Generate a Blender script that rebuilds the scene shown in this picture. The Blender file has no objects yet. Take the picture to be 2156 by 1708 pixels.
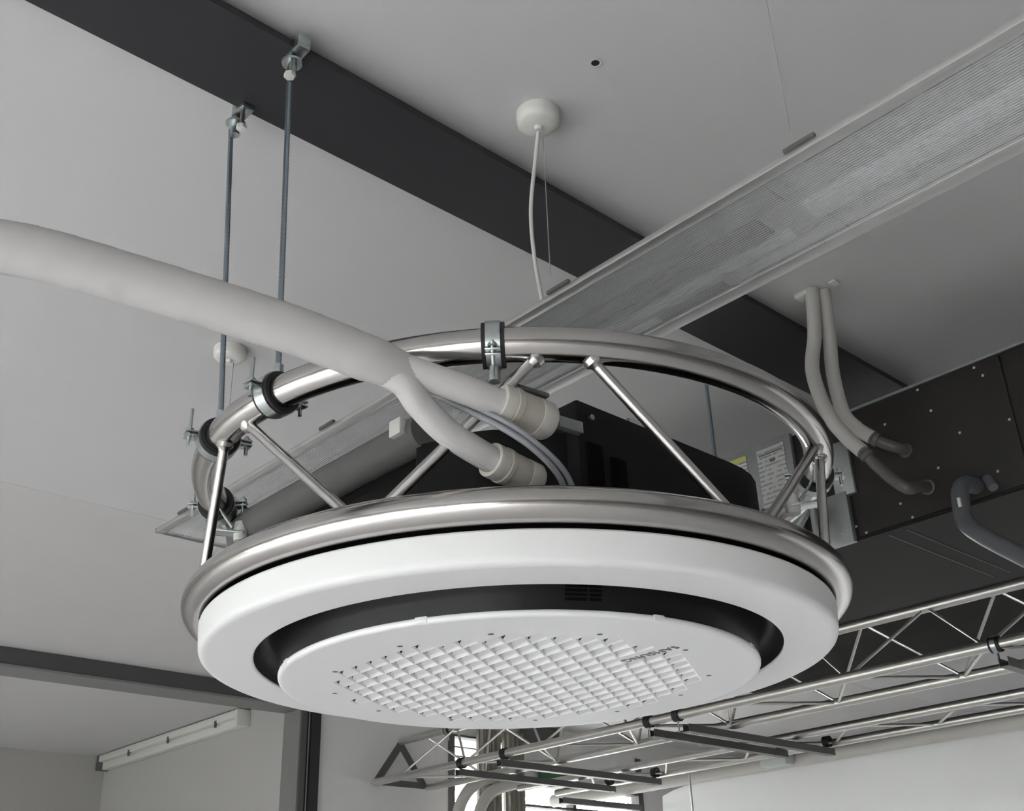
import bpy, bmesh, math, random
from mathutils import Vector, Matrix
random.seed(4)
S = bpy.context.scene
COL = S.collection
R = math.radians
PI = math.pi

# ------------------------------------------------------------------ camera
# Eye 1.6 m above the floor, looking up; the building's two horizontal axes
# are A (away to the left) and B (away to the right); heights are from eye level.
EYE = 1.6
PITCH, ROLL, YAW = R(26.6816), R(-1.9248), R(43.2666)
F_PX = 2373.24
cam_d = bpy.data.cameras.new('camera')
cam_d.sensor_fit = 'HORIZONTAL'; cam_d.sensor_width = 36.0
cam_d.lens = F_PX / 2156 * 36.0
cam_d.clip_start = 0.05; cam_d.clip_end = 300
cam = bpy.data.objects.new('camera', cam_d); COL.objects.link(cam)
_F = Vector((0, math.cos(PITCH), math.sin(PITCH))); _R = Vector((1, 0, 0)); _U = _R.cross(_F)
_R2 = math.cos(ROLL)*_R + math.sin(ROLL)*_U; _U2 = -math.sin(ROLL)*_R + math.cos(ROLL)*_U
m = Matrix((( _R2.x, _U2.x, -_F.x, 0), (_R2.y, _U2.y, -_F.y, 0), (_R2.z, _U2.z, -_F.z, EYE), (0, 0, 0, 1)))
cam.matrix_world = m
S.camera = cam

# ------------------------------------------------------------------ world, exposure
w = bpy.data.worlds.new('sky'); S.world = w; w.use_nodes = True
wn = w.node_tree.nodes; wl = w.node_tree.links
bgn = wn['Background']; bgn.inputs['Color'].default_value = (0.95, 0.962, 0.985, 1); bgn.inputs['Strength'].default_value = 30.5
S.view_settings.view_transform = 'Standard'; S.view_settings.look = 'None'
S.view_settings.gamma = 1.0; S.view_settings.use_curve_mapping = False
S.view_settings.exposure = 0.0
S.cycles.max_bounces = 5; S.cycles.diffuse_bounces = 4; S.cycles.glossy_bounces = 3; S.cycles.use_light_tree = False; S.cycles.transparent_max_bounces = 6
S.cycles.use_adaptive_sampling = True; S.cycles.adaptive_threshold = 0.15; S.cycles.adaptive_min_samples = 20; S.cycles.use_denoising = True

AX = Vector((-math.sin(YAW), math.cos(YAW), 0)); BX = Vector((math.cos(YAW), math.sin(YAW), 0))
def W(a, b, z): return a*AX + b*BX + Vector((0, 0, z + EYE))
def X(x, y, z): return Vector((x, y, z + EYE))          # camera-aligned plan coordinates

# window openings in the left wall (daylight portals)
WIN = [(-4.2, -1.9), (-1.6, 0.7), (1.0, 3.1), (3.3, 5.2), (5.75, 7.6)]  # last opening is unseen, added to brighten the far room and the screen
BL = -5.0; WZ0, WZ1 = -1.55, 0.35
def portal(name, centre, direction, sx, sy):
    d = bpy.data.lights.new(name, 'AREA'); d.shape = 'RECTANGLE'; d.size = sx; d.size_y = sy
    d.cycles.is_portal = True
    o = bpy.data.objects.new(name, d); COL.objects.link(o)
    q = Vector(direction).to_track_quat('-Z', 'Y'); o.rotation_euler = q.to_euler(); o.location = centre
    return o
for i, (a0, a1) in enumerate(WIN):
    portal('daylight', W((a0+a1)/2, BL-0.06, (WZ0+WZ1)/2), BX, a1-a0, WZ1-WZ0)

# ------------------------------------------------------------------ materials
def mat(name, col, rough=0.5, metal=0.0, spec=0.5, noise=0.0, scale=20, bump=0.0, bscale=200, coat=0.0, stretch=None):
    m = bpy.data.materials.new(name); m.use_nodes = True
    nt = m.node_tree; n = nt.nodes; l = nt.links; p = n['Principled BSDF']
    p.inputs['Roughness'].default_value = rough; p.inputs['Metallic'].default_value = metal
    p.inputs['Specular IOR Level'].default_value = spec; p.inputs['Coat Weight'].default_value = coat
    p.inputs['Base Color'].default_value = (*col, 1)
    tc = n.new('ShaderNodeTexCoord')
    src = tc.outputs['Object']
    if stretch:
        mp = n.new('ShaderNodeMapping'); mp.inputs['Scale'].default_value = stretch; l.new(src, mp.inputs['Vector']); src = mp.outputs['Vector']
    if noise > 0:
        tx = n.new('ShaderNodeTexNoise'); tx.inputs['Scale'].default_value = scale; tx.inputs['Detail'].default_value = 2
        l.new(src, tx.inputs['Vector'])
        mx = n.new('ShaderNodeMix'); mx.data_type = 'RGBA'
        mx.inputs[6].default_value = (*[max(0, c*(1-noise)) for c in col], 1)
        mx.inputs[7].default_value = (*[min(1, c*(1+noise)) for c in col], 1)
        l.new(tx.outputs['Fac'], mx.inputs[0]); l.new(mx.outputs[2], p.inputs['Base Color'])
    if bump > 0:
        t2 = n.new('ShaderNodeTexNoise'); t2.inputs['Scale'].default_value = bscale; t2.inputs['Detail'].default_value = 3
        l.new(src, t2.inputs['Vector'])
        b = n.new('ShaderNodeBump'); b.inputs['Strength'].default_value = bump; b.inputs['Distance'].default_value = 0.002
        l.new(t2.outputs['Fac'], b.inputs['Height']); l.new(b.outputs['Normal'], p.inputs['Normal'])
    return m
M = {}
M['ceil'] = mat('ceiling_paint', (0.54, 0.535, 0.54), 0.9, noise=0.02, scale=3, spec=0.2)
M['ceil2'] = mat('ceiling_paint_far', (0.52, 0.515, 0.51), 0.9, noise=0.02, scale=3, spec=0.2)
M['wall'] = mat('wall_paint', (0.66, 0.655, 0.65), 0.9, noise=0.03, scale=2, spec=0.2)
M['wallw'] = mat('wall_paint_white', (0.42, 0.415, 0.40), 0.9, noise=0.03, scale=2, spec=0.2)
M['walld'] = mat('wall_paint_dark', (0.16, 0.15, 0.145), 0.8, noise=0.04, scale=2)
M['floor'] = mat('floor_lino', (0.64, 0.63, 0.62), 0.5, noise=0.08, scale=3)
M['grass'] = mat('grass', (0.07, 0.073, 0.062), 0.9, noise=0.5, scale=2)
M['beam'] = mat('beam_paint', (0.020, 0.020, 0.024), 0.55, noise=0.06, scale=8)
M['frame_grey'] = mat('grey_steel_paint', (0.085, 0.083, 0.085), 0.5, noise=0.05, scale=8)
M['lint_shaded'] = mat('lintel_shaded', (0.075, 0.072, 0.077), 0.5)  # same grey steel, shade of the front faces put into the colour
M['lint_lit'] = mat('lintel_lit', (0.20, 0.20, 0.195), 0.5)  # paler copy, floor light on underside and reveal put into the colour
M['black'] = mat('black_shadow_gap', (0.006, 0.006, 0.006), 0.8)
M['steel'] = mat('polished_steel', (0.52, 0.505, 0.49), 0.17, metal=1.0, noise=0.05, scale=40, bump=0.02, bscale=500)
M['steel_strut'] = mat('steel_rod', (0.64, 0.63, 0.61), 0.28, metal=1.0, noise=0.05, scale=60)
M['zinc'] = mat('zinc_plated', (0.50, 0.54, 0.54), 0.3, metal=1.0, noise=0.12, scale=120)
M['rod'] = mat('zinc_rod', (0.30, 0.36, 0.40), 0.38, metal=1.0, noise=0.2, scale=300)
M['rubber'] = mat('black_rubber', (0.011, 0.011, 0.012), 0.6)
M['plastic'] = mat('white_plastic', (0.77, 0.78, 0.775), 0.38, noise=0.01, scale=10)
M['disc'] = mat('white_plastic_cool', (0.79, 0.795, 0.805), 0.42, noise=0.01, scale=10)
M['slot'] = mat('black_gloss', (0.010, 0.010, 0.0115), 0.36, spec=0.22)
M['slotd'] = mat('black_matt', (0.003, 0.003, 0.0035), 0.7, spec=0.05)
M['hole'] = mat('hole_dark', (0.10, 0.10, 0.10), 0.8)
M['print'] = mat('grey_print', (0.10, 0.10, 0.105), 0.5)
M['body'] = mat('unit_black', (0.0045, 0.0045, 0.005), 0.6, spec=0.25, noise=0.2, scale=30)
M['body_g'] = mat('unit_grey_foam', (0.11, 0.11, 0.107), 0.75, noise=0.06, scale=30)
M['tape'] = mat('white_tape', (0.46, 0.453, 0.45), 0.6, noise=0.04, scale=30)
M['pipe'] = mat('white_corrugated', (0.60, 0.59, 0.58), 0.55)
M['coup'] = mat('beige_coupling', (0.44, 0.42, 0.37), 0.45, noise=0.08, scale=40)
M['coup2'] = mat('coupling_cap', (0.58, 0.57, 0.52), 0.45)
M['darkgrey'] = mat('dark_grey_plastic', (0.10, 0.098, 0.095), 0.5)
M['cable'] = mat('grey_cable', (0.27, 0.28, 0.30), 0.45)
M['lum'] = mat('luminaire_alu', (0.46, 0.46, 0.455), 0.35, metal=0.6)
M['ribs'] = mat('ribbed_cover', (0.58, 0.58, 0.59), 0.16, metal=0.8, spec=0.6)
def clear_ribs(name, fac, metal):
    m = mat(name, (0.66, 0.665, 0.67), 0.27, metal=metal); n = m.node_tree.nodes; l = m.node_tree.links; p = n['Principled BSDF']
    t = n.new('ShaderNodeBsdfTransparent'); t.inputs[0].default_value = (0.93, 0.94, 0.95, 1); mx = n.new('ShaderNodeMixShader'); mx.inputs[0].default_value = fac
    l.new(t.outputs[0], mx.inputs[1]); l.new(p.outputs[0], mx.inputs[2]); l.new(mx.outputs[0], n['Material Output'].inputs[0]); return m
M['ribs'] = clear_ribs('ribbed_cover', 0.25, 0.85); M['ribs_glint'] = clear_ribs('ribbed_cover_glint', 0.62, 0.3)  # second one is milkier, rib glints put into the material
M['tube_glint'] = mat('tube_glint_white', (0.92, 0.92, 0.92), 0.25)  # near-white colour stands in for the glint along the lamp tubes
M['gear'] = mat('gear_grey', (0.22, 0.22, 0.225), 0.5)
M['gear2'] = mat('gear_light', (0.48, 0.48, 0.48), 0.5)
M['flex'] = mat('white_flex', (0.52, 0.52, 0.50), 0.6)
M['canopy'] = mat('canopy_white', (0.62, 0.62, 0.59), 0.5)
M['ahu'] = mat('dark_casing', (0.026, 0.0245, 0.0235), 0.5, spec=0.2, noise=0.15, scale=12)
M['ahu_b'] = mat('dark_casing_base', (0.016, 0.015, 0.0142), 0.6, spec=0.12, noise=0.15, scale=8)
M['galv'] = mat('galvanised', (0.36, 0.38, 0.38), 0.4, metal=0.7, noise=0.12, scale=25)
M['screw'] = mat('screw_head', (0.55, 0.55, 0.52), 0.35, metal=0.8)
M['sticker'] = mat('sticker', (0.60, 0.60, 0.57), 0.5)
M['yellow'] = mat('sticker_yellow', (0.48, 0.47, 0.14), 0.5)
M['ahupipe'] = mat('cream_insulation', (0.42, 0.41, 0.39), 0.6, noise=0.04, scale=30)
M['bronze'] = mat('dark_fitting', (0.10, 0.092, 0.082), 0.4, metal=0.3)
M['drain'] = mat('grey_pvc', (0.085, 0.09, 0.10), 0.4)
M['alu'] = mat('truss_aluminium', (0.60, 0.59, 0.56), 0.32, metal=0.9, noise=0.06, scale=30)
M['strutc'] = mat('channel_grey', (0.13, 0.13, 0.13), 0.45, metal=0.5)
M['cloth'] = mat('screen_cloth', (0.90, 0.91, 0.90), 0.8, noise=0.02, scale=5)
M['curt'] = mat('curtain_beige', (0.33, 0.31, 0.27), 0.9, noise=0.15, scale=6, stretch=(1, 1, 0.1))
M['beige'] = mat('rail_beige', (0.46, 0.45, 0.42), 0.5)
M['winframe'] = mat('window_frame', (0.10, 0.098, 0.095), 0.5)
M['lampw'] = mat('lamp_white', (0.60, 0.60, 0.57), 0.5)
M['ebox'] = mat('box_pale', (0.50, 0.53, 0.51), 0.5)
M['green'] = mat('sign_green', (0.03, 0.12, 0.05), 0.5)
# printed text lines on the notices
def print_lines(name, base, ink, freq, axis='Z'):
    m = mat(name, base, 0.5); n = m.node_tree.nodes; l = m.node_tree.links; p = n['Principled BSDF']
    tc = n.new('ShaderNodeTexCoord'); sp = n.new('ShaderNodeSeparateXYZ'); l.new(tc.outputs['Object'], sp.inputs[0])
    mu = n.new('ShaderNodeMath'); mu.operation = 'MULTIPLY'; mu.inputs[1].default_value = freq; l.new(sp.outputs[axis], mu.inputs[0])
    fr = n.new('ShaderNodeMath'); fr.operation = 'FRACT'; l.new(mu.outputs[0], fr.inputs[0])
    gt = n.new('ShaderNodeMath'); gt.operation = 'GREATER_THAN'; gt.inputs[1].default_value = 0.62; l.new(fr.outputs[0], gt.inputs[0])
    nz = n.new('ShaderNodeTexNoise'); nz.inputs['Scale'].default_value = 70; l.new(tc.outputs['Object'], nz.inputs['Vector'])
    g2 = n.new('ShaderNodeMath'); g2.operation = 'GREATER_THAN'; g2.inputs[1].default_value = 0.44; l.new(nz.outputs['Fac'], g2.inputs[0])
    an = n.new('ShaderNodeMath'); an.operation = 'MULTIPLY'; l.new(gt.outputs[0], an.inputs[0]); l.new(g2.outputs[0], an.inputs[1])
    mx = n.new('ShaderNodeMix'); mx.data_type = 'RGBA'; mx.inputs[6].default_value = (*base, 1); mx.inputs[7].default_value = (*ink, 1)
    l.new(an.outputs[0], mx.inputs[0]); l.new(mx.outputs[2], p.inputs['Base Color'])
    return m
M['notice'] = print_lines('notice_print', (0.50, 0.50, 0.48), (0.20, 0.20, 0.20), 95)
M['notice2'] = print_lines('manual_print', (0.40, 0.41, 0.40), (0.22, 0.22, 0.22), 80)
# clear window glass
def glass_mat():
    m = bpy.data.materials.new('window_glass'); m.use_nodes = True; n = m.node_tree.nodes; l = m.node_tree.links
    for x in list(n): n.remove(x)
    o = n.new('ShaderNodeOutputMaterial'); t = n.new('ShaderNodeBsdfTransparent'); g = n.new('ShaderNodeBsdfGlossy'); mx = n.new('ShaderNodeMixShader')
    g.inputs['Roughness'].default_value = 0.02; mx.inputs[0].default_value = 0.06
    l.new(t.outputs[0], mx.inputs[1]); l.new(g.outputs[0], mx.inputs[2]); l.new(mx.outputs[0], o.inputs[0]); return m
M['glass'] = glass_mat()

# ------------------------------------------------------------------ mesh helpers
class MB:
    def __init__(s): s.v = []; s.f = []; s.mi = []; s.run = []
    def add(s, vs, fs, mi=0):
        o = len(s.v); s.v += [Vector(v) for v in vs]; s.f += [tuple(i+o for i in f) for f in fs]; s.mi += [mi]*len(fs); return s
    def box(s, a0, a1, b0, b1, z0, z1, mi=0):              # along the building axes
        vs = [W(a, b, z) for z in (z0, z1) for b in (b0, b1) for a in (a0, a1)]
        return s.add(vs, [(0,2,3,1), (4,5,7,6), (0,1,5,4), (2,6,7,3), (0,4,6,2), (1,3,7,5)], mi)
    def obox(s, c, ex, ey, ez, mi=0):                       # centre and half-axes
        c = Vector(c); vs = [c+sx*ex+sy*ey+sz*ez for sz in (-1,1) for sy in (-1,1) for sx in (-1,1)]
        return s.add(vs, [(0,2,3,1), (4,5,7,6), (0,1,5,4), (2,6,7,3), (0,4,6,2), (1,3,7,5)], mi)
    def tube(s, pts, r, seg=16, closed=False, cap=True, mi=0, flat=None):
        pts = [Vector(p) for p in pts]; n = len(pts)
        rs = r if isinstance(r, (list, tuple)) else [r]*n
        T = []
        for i in range(n):
            if closed: t = pts[(i+1) % n]-pts[(i-1) % n]
            else: t = pts[min(i+1, n-1)]-pts[max(i-1, 0)]
            T.append(t.normalized())
        up = Vector((0,0,1)) if abs(T[0].z) < 0.95 else Vector((1,0,0))
        N = (up - T[0]*up.dot(T[0])).normalized(); o = len(s.v); L = 0
        for i in range(n):
            if i: N = (N - T[i]*N.dot(T[i])).normalized(); L += (pts[i]-pts[i-1]).length
            Bn = T[i].cross(N)
            for k in range(seg):
                a = 2*PI*k/seg; fy = flat if flat else 1.0
                s.v.append(pts[i] + rs[i]*(math.cos(a)*N + fy*math.sin(a)*Bn))
        m_ = n if closed else n-1
        for i in range(m_):
            for k in range(seg):
                a, b = o+i*seg+k, o+i*seg+(k+1) % seg; c, d = o+((i+1) % n)*seg+(k+1) % seg, o+((i+1) % n)*seg+k
                s.f.append((a, b, c, d)); s.mi.append(mi)
        if cap and not closed:
            s.f.append(tuple(o+k for k in range(seg))[::-1]); s.f.append(tuple(o+(n-1)*seg+k for k in range(seg))); s.mi += [mi, mi]
        return s
    def lathe(s, prof, c, axis=Vector((0,0,1)), seg=64, mi=0, closed=False):
        axis = Vector(axis).normalized(); e = Vector((1,0,0)) if abs(axis.x) < 0.9 else Vector((0,1,0))
        ex = (e-axis*e.dot(axis)).normalized(); ey = axis.cross(ex); o = len(s.v); n = len(prof); c = Vector(c)
        for (r, z) in prof:
            for k in range(seg):
                a = 2*PI*k/seg; s.v.append(c+axis*z+r*(math.cos(a)*ex+math.sin(a)*ey))
        for i in range(n if closed else n-1):
            j = (i+1) % n
            for k in range(seg):
                s.f.append((o+i*seg+k, o+i*seg+(k+1) % seg, o+j*seg+(k+1) % seg, o+j*seg+k)); s.mi.append(mi)
        return s
    def cyl(s, p0, p1, r, seg=16, mi=0): return s.tube([p0, p1], r, seg, mi=mi)
    def prism(s, poly, z0, z1, mi=0):                       # polygon of (a, b), extruded vertically
        n = len(poly); vs = [W(a, b, z0) for a, b in poly]+[W(a, b, z1) for a, b in poly]
        return s.add(vs, [tuple(range(n)), tuple(range(n, 2*n))[::-1]]+[(i, (i+1) % n, n+(i+1) % n, n+i) for i in range(n)], mi)
    def build(s, name, ms, parent=None, smooth=True, bevel=0, angle=40):
        me = bpy.data.meshes.new(name)
        if parent is None:
            xs = [v.x for v in s.v]; ys = [v.y for v in s.v]; zs = [v.z for v in s.v]
            loc = Vector(((min(xs)+max(xs))/2, (min(ys)+max(ys))/2, min(zs))); base = loc
        else:
            base = wloc(parent); loc = Vector((0, 0, 0))
        me.from_pydata([v-base for v in s.v], [], s.f)
        ms = ms if isinstance(ms, (list, tuple)) else [ms]
        for mm in ms: me.materials.append(M[mm] if isinstance(mm, str) else mm)
        for p, i in zip(me.polygons, s.mi): p.material_index = i
        if s.run:
            at = me.attributes.new('run', 'FLOAT', 'POINT')
            for i, r in enumerate(s.run): at.data[i].value = r
        bm = bmesh.new(); bm.from_mesh(me); bmesh.ops.recalc_face_normals(bm, faces=bm.faces[:])
        if bevel:
            bmesh.ops.bevel(bm, geom=[e for e in bm.edges if len(e.link_faces) == 2 and e.calc_face_angle(0) > R(50)], offset=bevel, segments=2, affect='EDGES', profile=0.5)
        if smooth:
            for f in bm.faces: f.smooth = True
            for e in bm.edges:
                if len(e.link_faces) != 2 or e.calc_face_angle(0) > R(angle): e.smooth = False
        bm.to_mesh(me); bm.free()
        o = bpy.data.objects.new(name, me); COL.objects.link(o); o.location = loc
        if parent is not None: o.parent = parent
        return o
def wloc(o):
    p = o; v = Vector((0,0,0))
    while p is not None: v = v + Vector(p.location); p = p.parent
    return v
def tag(o, label=None, cat=None, group=None, kind=None):
    if label: o['label'] = label
    if cat: o['category'] = cat
    if group: o['group'] = group
    if kind: o['kind'] = kind
    return o
def thing(name, loc, label, cat, group=None):
    o = bpy.data.objects.new(name, None); COL.objects.link(o); o.location = loc; o.empty_display_size = 0.05
    return tag(o, label, cat, group)
def spline(pts, n=8):                                        # Catmull-Rom through points
    P = [Vector(p) for p in pts]; P = [2*P[0]-P[1]]+P+[2*P[-1]-P[-2]]; out = []
    for i in range(1, len(P)-2):
        for k in range(n):
            t = k/n; a, b, c, d = P[i-1], P[i], P[i+1], P[i+2]
            out.append(0.5*((2*b)+(c-a)*t+(2*a-5*b+4*c-d)*t*t+(3*b-a-3*c+d)*t**3))
    out.append(P[-2]); return out

# ------------------------------------------------------------------ setting
ZC = 1.436                 # ceiling
AF = 5.45; AE = 7.95; BP = 3.45; BR = 7.6; AB_ = -4.5
def struct(o): return tag(o, kind='structure')
struct(MB().box(AB_, AE, BL, BR, -EYE-0.1, -EYE).build('floor', 'floor'))
struct(MB().box(AB_, 3.494, BL, BR, ZC, ZC+0.15).build('ceiling', 'ceil'))
struct(MB().box(3.494, AE, BL, BR, ZC-0.0006, ZC+0.15).build('ceiling', 'ceil2'))
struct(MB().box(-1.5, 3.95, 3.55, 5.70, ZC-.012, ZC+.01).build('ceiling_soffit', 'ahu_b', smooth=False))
wb = MB(); zt = ZC+0.1
wb.box(AB_, AE, BL-0.2, BL, -EYE, WZ0); wb.box(AB_, AE, BL-0.2, BL, WZ1, zt)
ed = [AB_] + [x for a in WIN for x in a] + [AE]
for i in range(0, len(ed), 2): wb.box(ed[i], ed[i+1], BL-0.2, BL, WZ0, WZ1)
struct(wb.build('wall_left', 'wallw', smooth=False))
for i, (a0, a1) in enumerate(WIN):
    f = MB()
    for (p, q, r, s_) in ((a0, a1, WZ0, WZ0+.05), (a0, a1, WZ1-.05, WZ1), (a0, a0+.05, WZ0, WZ1), (a1-.05, a1, WZ0, WZ1), ((a0+a1)/2-.03, (a0+a1)/2+.03, WZ0, WZ1)):
        f.box(p, q, BL-0.12, BL-0.05, r, s_)
    struct(f.build('window_%d' % (i+1), 'winframe', smooth=False))
struct(MB().box(AB_-0.15, AB_, BL-.2, BR, -EYE, zt).build('wall_back', 'walld'))
struct(MB().box(AB_, AF, BR, BR+0.15, -EYE, zt).build('wall_right', 'wall'))
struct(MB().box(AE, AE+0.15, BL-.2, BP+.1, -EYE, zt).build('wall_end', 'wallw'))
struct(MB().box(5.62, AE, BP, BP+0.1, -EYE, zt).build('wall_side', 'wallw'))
# far wall of the hall with its window
VB0, VB1, VZ0, VZ1, VM, VZ2 = 4.50, 6.25, -0.5, 1.315, 5.08, 1.085
fw = MB().box(AF, AF+.15, 3.5, VB0, -EYE, zt).box(AF, AF+.15, VB1, BR+.15, -EYE, zt).box(AF, AF+.15, VB0, VB1, VZ1, zt).box(AF, AF+.15, VM, VB1, VZ2, VZ1).box(AF, AF+.15, VB0, VB1, -EYE, VZ0)
struct(fw.build('wall_far', 'wall', smooth=False))
wf = MB()
for q in ((VB0, VB0+.045, VZ0, VZ1), (VB1-.05, VB1, VZ0, VZ1), (VB0, VM, VZ1-.012, VZ1), (VM-.01, VM+.03, VZ0, VZ1), (VM, VB1, VZ2-.02, VZ2), (5.55, 5.58, VZ0, VZ2), (VM, VB1, .93, .945)): wf.box(AF-.01, AF+.06, *q)
for zz in (1.19, 1.245): wf.box(AF+.02, AF+.035, VB0, VM, zz, zz+.006)
wo = struct(wf.build('window_5', 'winframe', smooth=False))
MB().box(AF+.04, AF+.046, VB0, VB1, VZ0, VZ1).build('pane', 'glass', wo, smooth=False)
portal('daylight', W(AF+.09, (VB0+VB1)/2, (VZ0+VZ1)/2), -AX, VB1-VB0, VZ1-VZ0)
struct(MB().box(-60, 60, -60, 60, -EYE-0.35, -EYE-0.2).build('ground', 'grass'))

# ------------------------------------------------------------------ steel frame of the hall
# near beam: wide flange under the ceiling, shadow gap above its edges
bt = thing('steel_beam', W(1.36, 1.5, 1.398), 'wide dark charcoal steel beam crossing the ceiling above the air conditioner', 'beam')
MB().box(1.268, 1.457, BL+.01, BR-.01, 1.398, 1.412).build('flange', 'beam', bt, smooth=False)
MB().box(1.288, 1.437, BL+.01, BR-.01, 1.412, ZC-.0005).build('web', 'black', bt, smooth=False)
b2 = thing('steel_beam', W(5.5, 1, 1.34), 'grey steel lintel beam over the opening beside the grey column', 'beam')
MB().box(5.425, 5.615, BL+.01, 3.44, 1.342, 1.354).build('flange', 'lint_lit', b2, smooth=False)
MB().box(5.432, 5.447, BL+.01, 3.44, 1.354, ZC-.003).build('front_face', 'lint_shaded', b2, smooth=False)
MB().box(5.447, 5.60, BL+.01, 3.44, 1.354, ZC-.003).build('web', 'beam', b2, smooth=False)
cl = thing('steel_column', W(5.52, 3.5, -EYE), 'grey steel column with grooved face under the lintel beam', 'column')
MB().box(5.425, 5.445, 3.44, 3.475, -EYE, 1.34).build('flange', 'lint_shaded', cl, smooth=False)
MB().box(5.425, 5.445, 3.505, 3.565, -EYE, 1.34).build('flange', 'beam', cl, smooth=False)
MB().box(5.445, 5.615, 3.442, 3.46, -EYE, 1.34).build('flange', 'lint_lit', cl, smooth=False)
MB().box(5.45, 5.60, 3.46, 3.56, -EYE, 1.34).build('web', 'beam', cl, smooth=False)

# strip lamp in the room beyond
lm = thing('strip_lamp', W(6.95, 3.40, 1.34), 'white fluorescent strip lamp high on the wall beyond the lintel beam', 'lamp')
MB().box(6.03, 7.87, 3.365, 3.45, 1.385, 1.428).build('housing', 'lampw', lm, bevel=.004)
MB().box(6.03, 7.87, 3.395, 3.45, 1.335, 1.385).build('backplate', 'lampw', lm, bevel=.004)
MB().cyl(W(6.08, 3.41, 1.352), W(7.82, 3.41, 1.352), .013).build('tube', 'plastic', lm)
for aa in (6.0, 7.87): MB().box(aa, aa+.03, 3.36, 3.45, 1.33, 1.43).build('end_cap', 'lampw' if aa < 7 else 'frame_grey', lm, bevel=.006)
for aa in (6.25, 6.85, 7.4): MB().box(aa, aa+.02, 3.362, 3.37, 1.36, 1.40).build('clip', 'frame_grey', lm, smooth=False)

# ------------------------------------------------------------------ air conditioner
CX, CY, ZB = -0.0025, 1.840, 0.449
def ring_pt(deg, r, z): return X(CX+r*math.cos(R(deg)), CY+r*math.sin(R(deg)), z)
CAC = X(CX, CY, ZB)
ac = thing('air_conditioner', X(CX, CY, ZB-.03), 'round white ceiling cassette air conditioner with black air slot and black body', 'air conditioner')
pan = MB().lathe([(.432, .03), (.4258, .012), (.4257, .003), (.4262, .0012), (.4275, .0004), (.4290, .0), (.4300, .0), (.497, .0), (.4985, .0), (.5030, .0006), (.5065, .0022), (.5088, .0046), (.5100, .0076), (.5104, .0105), (.5106, .012), (.5126, .042), (.5127, .043), (.5120, .0455), (.5095, .047), (.508, .047), (.44, .049)], CAC, seg=160)
pan.build('panel', 'plastic', ac, angle=60)
sl = MB().lathe([(.4256, .003), (.4232, .012), (.4192, .0215), (.4140, .0300), (.4085, .0352), (.402, .0350), (.396, .028), (.3915, .018), (.388, .006), (.3855, -.006), (.3835, -.016), (.382, -.0215), (.36, -.0215)], CAC, seg=160)
sl.build('air_slot', 'slot', ac, angle=60)
# sensor louvre on the slot wall
sg = MB()
def arc_strip(mb, d0, d1, pr, n=8, lift=.0012):
    P0 = []; 
    for k in range(n+1):
        d = d0+(d1-d0)*k/n; P0.append([ring_pt(d, r+lift, ZB+z) for r, z in pr])
    vs = [p for row in P0 for p in row]; q = len(pr)
    mb.add(vs, [(i*q+j, i*q+j+1, (i+1)*q+j+1, (i+1)*q+j) for i in range(n) for j in range(q-1)])
for (z0, z1) in ((-.0085, -.0045), (-.0025, .0012), (.0032, .0068), (.0088, .0120)):
    rr = lambda z: .3868+.00021*(z*1000)*1.02
    for (d0, d1) in ((279.6, 284.2), (284.6, 287.2)): arc_strip(sg, d0, d1, [(rr(z0), z0), (rr((z0+z1)/2), (z0+z1)/2), (rr(z1), z1)])
sg.build('sensor_louvre', 'slotd', ac)
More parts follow.
